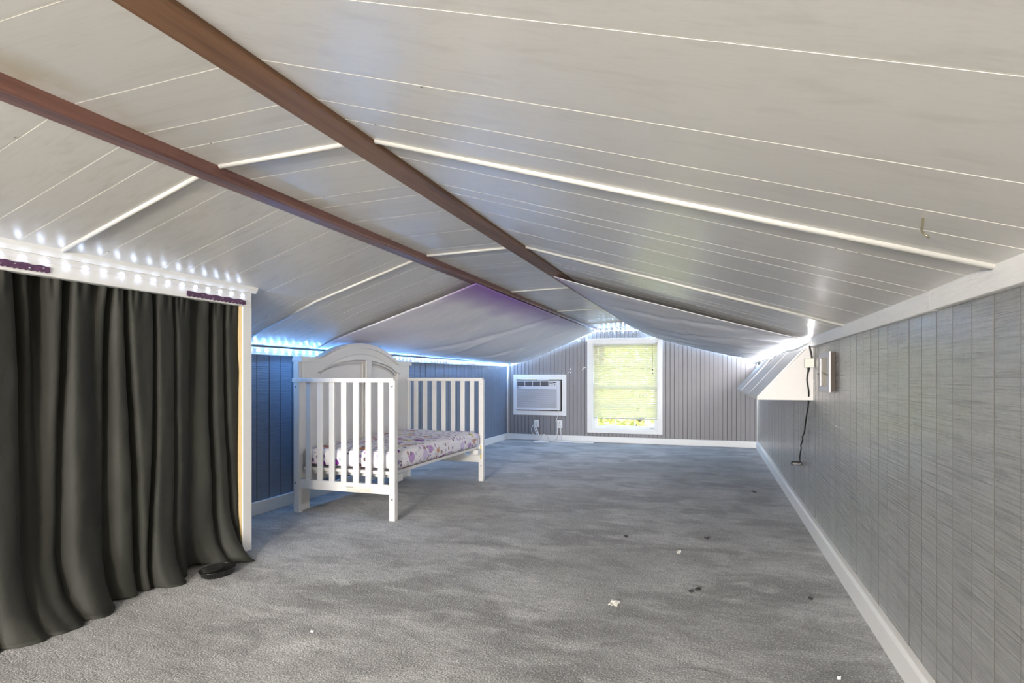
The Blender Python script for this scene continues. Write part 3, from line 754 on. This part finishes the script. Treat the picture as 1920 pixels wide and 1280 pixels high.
# ------------------------------------------------------------------ curtain, ribbons, dish
def curtain():
    b = MB(); nu, nv = 300, 70; ya, yb = YK0 + .02, 2.562; H = 1.435
    rnd = random.Random(3)
    folds = []; yy = ya
    while yy < yb:
        q = (yb - yy) / (yb - ya)
        folds.append((yy, rnd.uniform(.009, .021) if rnd.random() < .75 else .040, rnd.uniform(.35, 1.15), rnd.uniform(-.02, .05) + .10 * max(0, q - .35), rnd.uniform(-.5, 1.0)))
        yy += rnd.uniform(.062, .135)
    def fn(u, v):
        y = ya + (yb - ya) * u
        t = v                               # 0 top .. 1 hem
        x = XK - .062
        d = 0
        for (fy_, wd_, am, drift, fade) in folds:
            c = fy_ + drift * t + .012 * math.sin(t * 4 + fy_ * 9); ww = wd_ * (.75 + .75 * t)
            d += am * max(0, 1 - max(0, fade) * t) * math.exp(-(abs(y - c) / ww) ** 1.7)
        x += .034 - .075 * min(d, 1.3) + .012 * noise.noise(Vector((y * 4, t * 3, 1))) + .003 * noise.noise(Vector((y * 22, t * 16, 4)))
        if t < .10: x += .010 * math.sin(y * 140 + 3 * math.sin(y * 23)) * (1 - t / .10)
        x = min(x, XK - .008) if t < .72 else x
        z = H * (1 - t)
        # hem spreads onto the carpet
        wv = .5 + .5 * math.sin(y * 6.3 + 1.0)
        lobe = .10 * math.exp(-((y - 1.60) / .20) ** 2) + .10 * math.exp(-((y - 2.48) / .08) ** 2) + .05 * math.exp(-((y - 2.12) / .09) ** 2) + .06 * math.exp(-((y - .95) / .2) ** 2)
        k = max(0, (t - .80) / .20)
        lobe -= .03 * math.exp(-((y - 2.29) / .09) ** 2)
        x += lobe * k ** 1.4 * 1.05 + .03 * k * noise.noise(Vector((y * 7, 3, 2)))
        if t > .93:
            kk = (t - .93) / .07
            z = H * .07 * (1 - kk) ** 1.5 + .004
            x += (.02 + .55 * lobe) * kk
            z += .010 * max(0, noise.noise(Vector((y * 11, t * 8, 7)))) * (1 - kk * .6)
        z += .018 * math.exp(-((y - 2.33) / .05) ** 2) * max(0, (t - .90) / .10)      # lifted over the dish
        if y > 2.50: x = min(x, XK - .015 + .10 * k) 
        yv = y + .012 * noise.noise(Vector((y * 5, t * 2.5, 9))) * t
        if t > .85: yv += .05 * math.exp(-((y - 2.50) / .08) ** 2) * ((t - .85) / .15) * 0.6
        return (x, min(yv, 2.568) if t < .97 else yv, max(z, .003))
    b.grid(fn, nu, nv); return b
tag(curtain().build('curtain', m_curtain, smooth=True, solid=.003), 'black gathered curtain hanging from the white header down to the carpet', 'curtain')

def ribbon(y0, y1, z0, z1, label):
    b = MB(); n = 60; xs = XK + .002
    o = thing('ribbon_strip', label, 'ribbon', (xs, (y0 + y1) / 2, z0))
    for k in range(n):
        p, q = y0 + (y1 - y0) * k / n, y0 + (y1 - y0) * (k + 1) / n
        s0, s1 = [z0 + .004 * (math.sin(60 * k_ / n * 1.6) > 0) for k_ in (k, k + 1)]
        t0, t1 = [z1 + .002 * math.sin(k_ * .5) for k_ in (k, k + 1)]
        e = .0025
        b.add([(xs, p, s0), (xs, q, s1), (xs, q, t1), (xs, p, t0), (xs + e, p, s0), (xs + e, q, s1), (xs + e, q, t1), (xs + e, p, t0)],
              [(0, 1, 2, 3), (7, 6, 5, 4), (0, 4, 5, 1), (3, 2, 6, 7), (1, 5, 6, 2), (0, 3, 7, 4)])
    b.build('band', m_ribbon, o)
    for k in range(6):
        yy = y0 + (y1 - y0) * (k + .5) / 6; zz = z0 + (z1 - z0) * (.35 + .3 * (k % 2))
        MB().tube([(xs + .002, yy - .003, zz), (xs + .005, yy, zz + .001), (xs + .002, yy + .003, zz)], .0016, 6).build('staple', m_bead, o)
ribbon(1.28, 1.573, 1.409, 1.4355, 'dark purple ribbon stapled to the curtain header at the left edge of the view')
ribbon(2.205, 2.590, 1.4045, 1.4315, 'dark purple ribbon stapled to the curtain header next to the corner post')

ds = thing('plastic_dish', 'shallow black plastic dish half under the curtain hem beside the corner post', 'dish', (-2.362, 2.29, 0))
MB().lathe([(.058, 0), (.066, .006), (.074, .030), (.076, .032), (.072, .031), (.062, .010), (.0, .009)], (-2.362, 2.29, .001), 28, 1.0, 1.25).build('bowl', m_blackplastic, ds, smooth=True)
rim = [(-2.362 + .075 * math.cos(t), 2.29 + .094 * math.sin(t), .033) for t in [2 * math.pi * k / 28 for k in range(29)]]
MB().tube(rim, .0025, 6, cap=False).build('rim', m_blackplastic, ds, smooth=True)

# ------------------------------------------------------------------ right wall hood, controller, vent
hd = thing('wall_hood', 'white boxed hood with sloping boarded front on the right wall', 'hood', (.47, 5.8, .85))
HX0, HZ0, HX1, HZ1 = .297, .851, .590, 1.186
Y0, Y1 = 4.20, 7.46
MB().prism([(HX0 + .006, HZ0), (XR - .002, HZ0), (XR - .002, 1.194), (HX1 + .004, HZ1 + .008), (HX0 + .004, HZ0 + .018)], 1, Y0, Y0 + .02).build('side_panel', m_hood, hd, bevel=.002)
MB().prism([(HX0 + .006, HZ0), (XR - .002, HZ0), (XR - .002, 1.194), (HX1 + .010, HZ1), (HX0 + .006, HZ0 + .012)], 1, Y1 - .02, Y1).build('side_panel', m_hood, hd, bevel=.002)
MB().box(HX0 + .01, XR - .002, Y0 + .02, Y1 - .02, HZ0 + .002, HZ0 + .014).build('bottom_panel', m_hood, hd)
MB().prism([(HX0 - .006, HZ0 - .002), (HX0 + .012, HZ0 - .002), (HX0 + .012, HZ0 + .016), (HX0 - .006, HZ0 + .022)], 1, Y0 - .004, Y1 + .004).build('bottom_rim', m_hood, hd, bevel=.002)
MB().box(HX0 + .012, XR - .003, Y0 - .005, Y0, HZ0 - .001, HZ0 + .022).build('side_rim', m_hood, hd)
sl = Vector((HX1 - HX0, 0, HZ1 - HZ0)); nrm = Vector((-sl.z, 0, sl.x)).normalized()
for k, (a, c) in enumerate(((4.203, 5.066), (5.072, 5.823), (5.829, 6.30), (6.306, 6.85), (6.856, 7.457))):
    e = .0012 * (k % 2)
    p0 = Vector((HX0 + .004, 0, HZ0 + .012)); p1 = Vector((HX1 + .006 * (k % 3 - 1), 0, HZ1 + .012 * (k % 2)))
    P = [p0 + nrm * e, p1 + nrm * e, p1 + nrm * (e + .012), p0 + nrm * (e + .012)]
    MB().prism([(p.x, p.z) for p in P], 1, a, c).build('board', m_white, hd, bevel=.002)
# white trim cable bundle over the hood
cb = MB().tube(smooth_path([(.600, 4.14, 1.222), (.590, 4.35, 1.214), (.597, 4.8, 1.208), (.585, 5.3, 1.214), (.596, 5.9, 1.204), (.588, 6.6, 1.208), (.596, 7.2, 1.202), (.590, 8.0, 1.206), (.60, 8.8, 1.20)]), .010, 8)
tag(cb.build('cable_sleeve', m_whiteplastic, smooth=True), 'white cable running along the top of the white hood', 'cable')
ctl = thing('led_controller', 'small ivory controller box hanging by its cord beside the white hood', 'controller', (.612, 4.155, 1.06))
MB().box(.572, .630, 4.150, 4.172, 1.062, 1.122).build('housing', m_offplastic, ctl, bevel=.004)
MB().tube(smooth_path([(.616, 4.160, 1.122), (.612, 4.158, 1.15), (.606, 4.162, 1.18), (.602, 4.165, 1.205)]), .0055, 6).build('lead', m_cord, ctl, smooth=True)
pc = MB().tube(smooth_path([(.598, 4.158, 1.064), (.592, 4.158, 1.03), (.588, 4.165, .98), (.600, 4.178, .90), (.610, 4.28, .80), (.616, 4.383, .74), (.616, 4.43, .68), (.616, 4.478, .617), (.614, 4.55, .580), (.614, 4.548, .555), (.614, 4.64, .505), (.614, 4.615, .490), (.614, 4.68, .43), (.614, 4.69, .372)]), .0048, 6)
pcm = pc.build('power_lead', m_cord, ctl, smooth=True)
MB().tube([(.597, 4.158, 1.063), (.594, 4.158, 1.03)], [.009, .004], 8).build('strain_relief', m_cord, pcm)
tag(MB().box(.560, .630, 4.700, 4.735, .352, .380).build('power_adapter', m_blackplastic, bevel=.006), 'black plug adapter on the right wall at the end of the dangling cord', 'adapter')

vt = thing('wall_vent', 'small framed slatted vent hatch on the right wall beside the white hood', 'vent', (XR - .03, 3.655, .92))
vy0, vy1, vz0_, vz1_ = 3.50, 3.815, .919, 1.140; fx = .600
b = MB()
b.box(fx, fx + .010, vy0, vy0 + .055, vz0_, vz1_).box(fx, fx + .010, vy1 - .04, vy1, vz0_, vz1_).box(fx, fx + .010, vy0 + .055, vy1 - .04, vz0_, vz0_ + .032).box(fx, fx + .010, vy0 + .055, vy1 - .04, vz1_ - .032, vz1_)
b.build('frame', m_ventpaint, vt, bevel=.002)
b = MB(); b.box(fx + .010, XR - .001, vy0 + .004, vy0 + .016, vz0_ + .003, vz1_ - .003).box(fx + .010, XR - .001, vy1 - .016, vy1 - .004, vz0_ + .003, vz1_ - .003)
b.box(fx + .010, XR - .001, vy0 + .016, vy1 - .016, vz0_ + .003, vz0_ + .012).box(fx + .010, XR - .001, vy0 + .016, vy1 - .016, vz1_ - .012, vz1_ - .003); b.build('housing', m_ventside, vt)
for k in range(5):
    yy = vy0 + .062 + k * .043; MB().box(fx + .008, fx + .018, yy, yy + .037, vz0_ + .025, vz1_ - .025).build('slat', m_ventslat, vt)
MB().box(XR - .012, XR - .003, vy0 + .02, vy1 - .02, vz0_ + .02, vz1_ - .02).build('back_panel', m_ventside, vt)
MB().tube([(fx - .001, vy0 + .03, 1.012), (fx - .010, vy0 + .045, 1.016), (fx - .012, vy0 + .12, 1.026)], .0035, 6).build('latch', m_brass, vt)
MB().tube([(fx - .004, vy1 + .02, 1.018), (XR - .002, vy1 + .02, 1.018)], .006, 8).build('screw', m_steel, vt)

# ceiling hook and nails
hk = MB().tube(smooth_path([(.405, 1.375, ceil_z(.405) + .003), (.402, 1.368, 1.305), (.398, 1.360, 1.296), (.398, 1.352, 1.286), (.402, 1.348, 1.280), (.408, 1.350, 1.276)]), .0022, 6)
tag(hk.build('ceiling_hook', m_brass, smooth=True), 'tiny metal hook hanging from the right ceiling slope', 'hook')
b = MB(); rn = random.Random(5)
for k in range(90):
    g = rn.choice(gs); xx = rn.uniform(-2.4, .5); yy = g + rn.uniform(-.01, .01); z = ceil_z(xx) + .0005
    b.box(xx - .003, xx + .003, yy - .0012, yy + .0012, z - .002, z + .001)
stuff(b.build('staples', M('staple_grey', (.16, .15, .13), .5), ce))

# ------------------------------------------------------------------ debris on the carpet
def scrap(x, y, sx, sy, label, mat, seed, name='paper_scrap', cat='paper'):
    def fn(u, v):
        return (x + (u - .5) * sx + .2 * sx * (v - .5), y + (v - .5) * sy, .004 + .010 * abs(noise.noise(Vector((u * 2.3 + seed, v * 2.3, seed)))) + .004 * (v > .7))
    return tag(MB().grid(fn, 5, 5).build(name, mat, solid=.0015), label, cat)
scrap(-.402, 2.557, .040, .052, 'crumpled white paper scrap on the carpet in the foreground', m_paper, 2)
scrap(-.172, 3.421, .020, .040, 'small white fluff on the carpet left of the worn ring mark', m_paper, 5, 'fluff', 'fluff')
def speck(x, y, r, label, seed, mat=m_lint):
    b = MB(); rn = random.Random(seed)
    for k in range(3):
        b.lathe([(r * .5, .0), (r, .004), (r * .6, .009), (.001, .011)], (x + rn.uniform(-1, 1) * r * 1.4, y + rn.uniform(-1, 1) * r * 2, .001), 7)
    return tag(b.build('lint_speck', mat, smooth=True), label, 'lint')
speck(.355, 5.44, .013, 'dark lint speck on the carpet near the right baseboard, farthest back', 1)
speck(-.071, 2.839, .013, 'dark lint speck on the carpet behind the white paper scrap', 2)
speck(-.503, 3.668, .010, 'dark lint speck on the carpet in the middle of the room', 3)
speck(.430, 2.908, .007, 'dark lint speck close to the right baseboard in the foreground', 4)
speck(-.022, 3.782, .008, 'dark lint speck on the carpet right of the white fluff', 6)
scrap(-1.474, 1.886, .012, .004, 'tiny white thread on the carpet near the front left', m_paper, 9, 'thread', 'thread')
scrap(.40, 2.16, .010, .008, 'tiny white crumb beside the right baseboard in the foreground', m_paper, 11, 'crumb', 'crumb')

# ------------------------------------------------------------------ outside the window
gr = MB().box(-60, 60, YF + 1, 90, -4.3, -4.1).build('lawn', M('lawn_green', (.16, .22, .05), .9, .1, var=[((.5, .5, .5), (.30, .28, .08), .45, .7, .8)]), org=ZERO); struct(gr, 'lawn outside the window')
def tree(x, y, zc, rx, rz, nleaf, mat, seed, label, ls=.16):
    rn = random.Random(seed); t = thing('tree', label, 'tree', (x, y, -4.1))
    MB().tube([(x, y, -4.1), (x + .1, y, zc - rz * .6), (x + .2, y + .1, zc + rz * .4)], [.28, .2, .08], 8).build('trunk', m_ventside, t)
    b = MB()
    for k in range(nleaf):
        while True:
            p = Vector((rn.uniform(-1, 1), rn.uniform(-1, 1), rn.uniform(-1, 1)))
            if .25 < p.length < 1: break
        p = Vector((p.x * rx, p.y * rx, p.z * rz)) + Vector((x, y, zc))
        a = Vector((rn.gauss(0, 1), rn.gauss(0, 1), rn.gauss(0, .6))).normalized() * ls; c = a.cross(Vector((rn.gauss(0, 1), rn.gauss(0, 1), rn.gauss(0, 1)))).normalized() * ls * .55
        b.add([p - a, p + c, p + a, p - c], [(0, 1, 2, 3)])
    stuff(b.build('foliage', mat, t))
tree(-1.9, 15.5, .3, 2.6, 2.4, 2600, m_leaf, 1, 'leafy green tree outside, low in the middle of the window')
tree(2.6, 24, .8, 3.4, 2.9, 2600, m_leaf2, 2, 'yellow green tree outside behind the right side of the window', .2)
tree(-6.2, 27, 1.0, 3.2, 3.0, 2200, m_leaf2, 3, 'yellow green tree outside behind the left side of the window', .2)
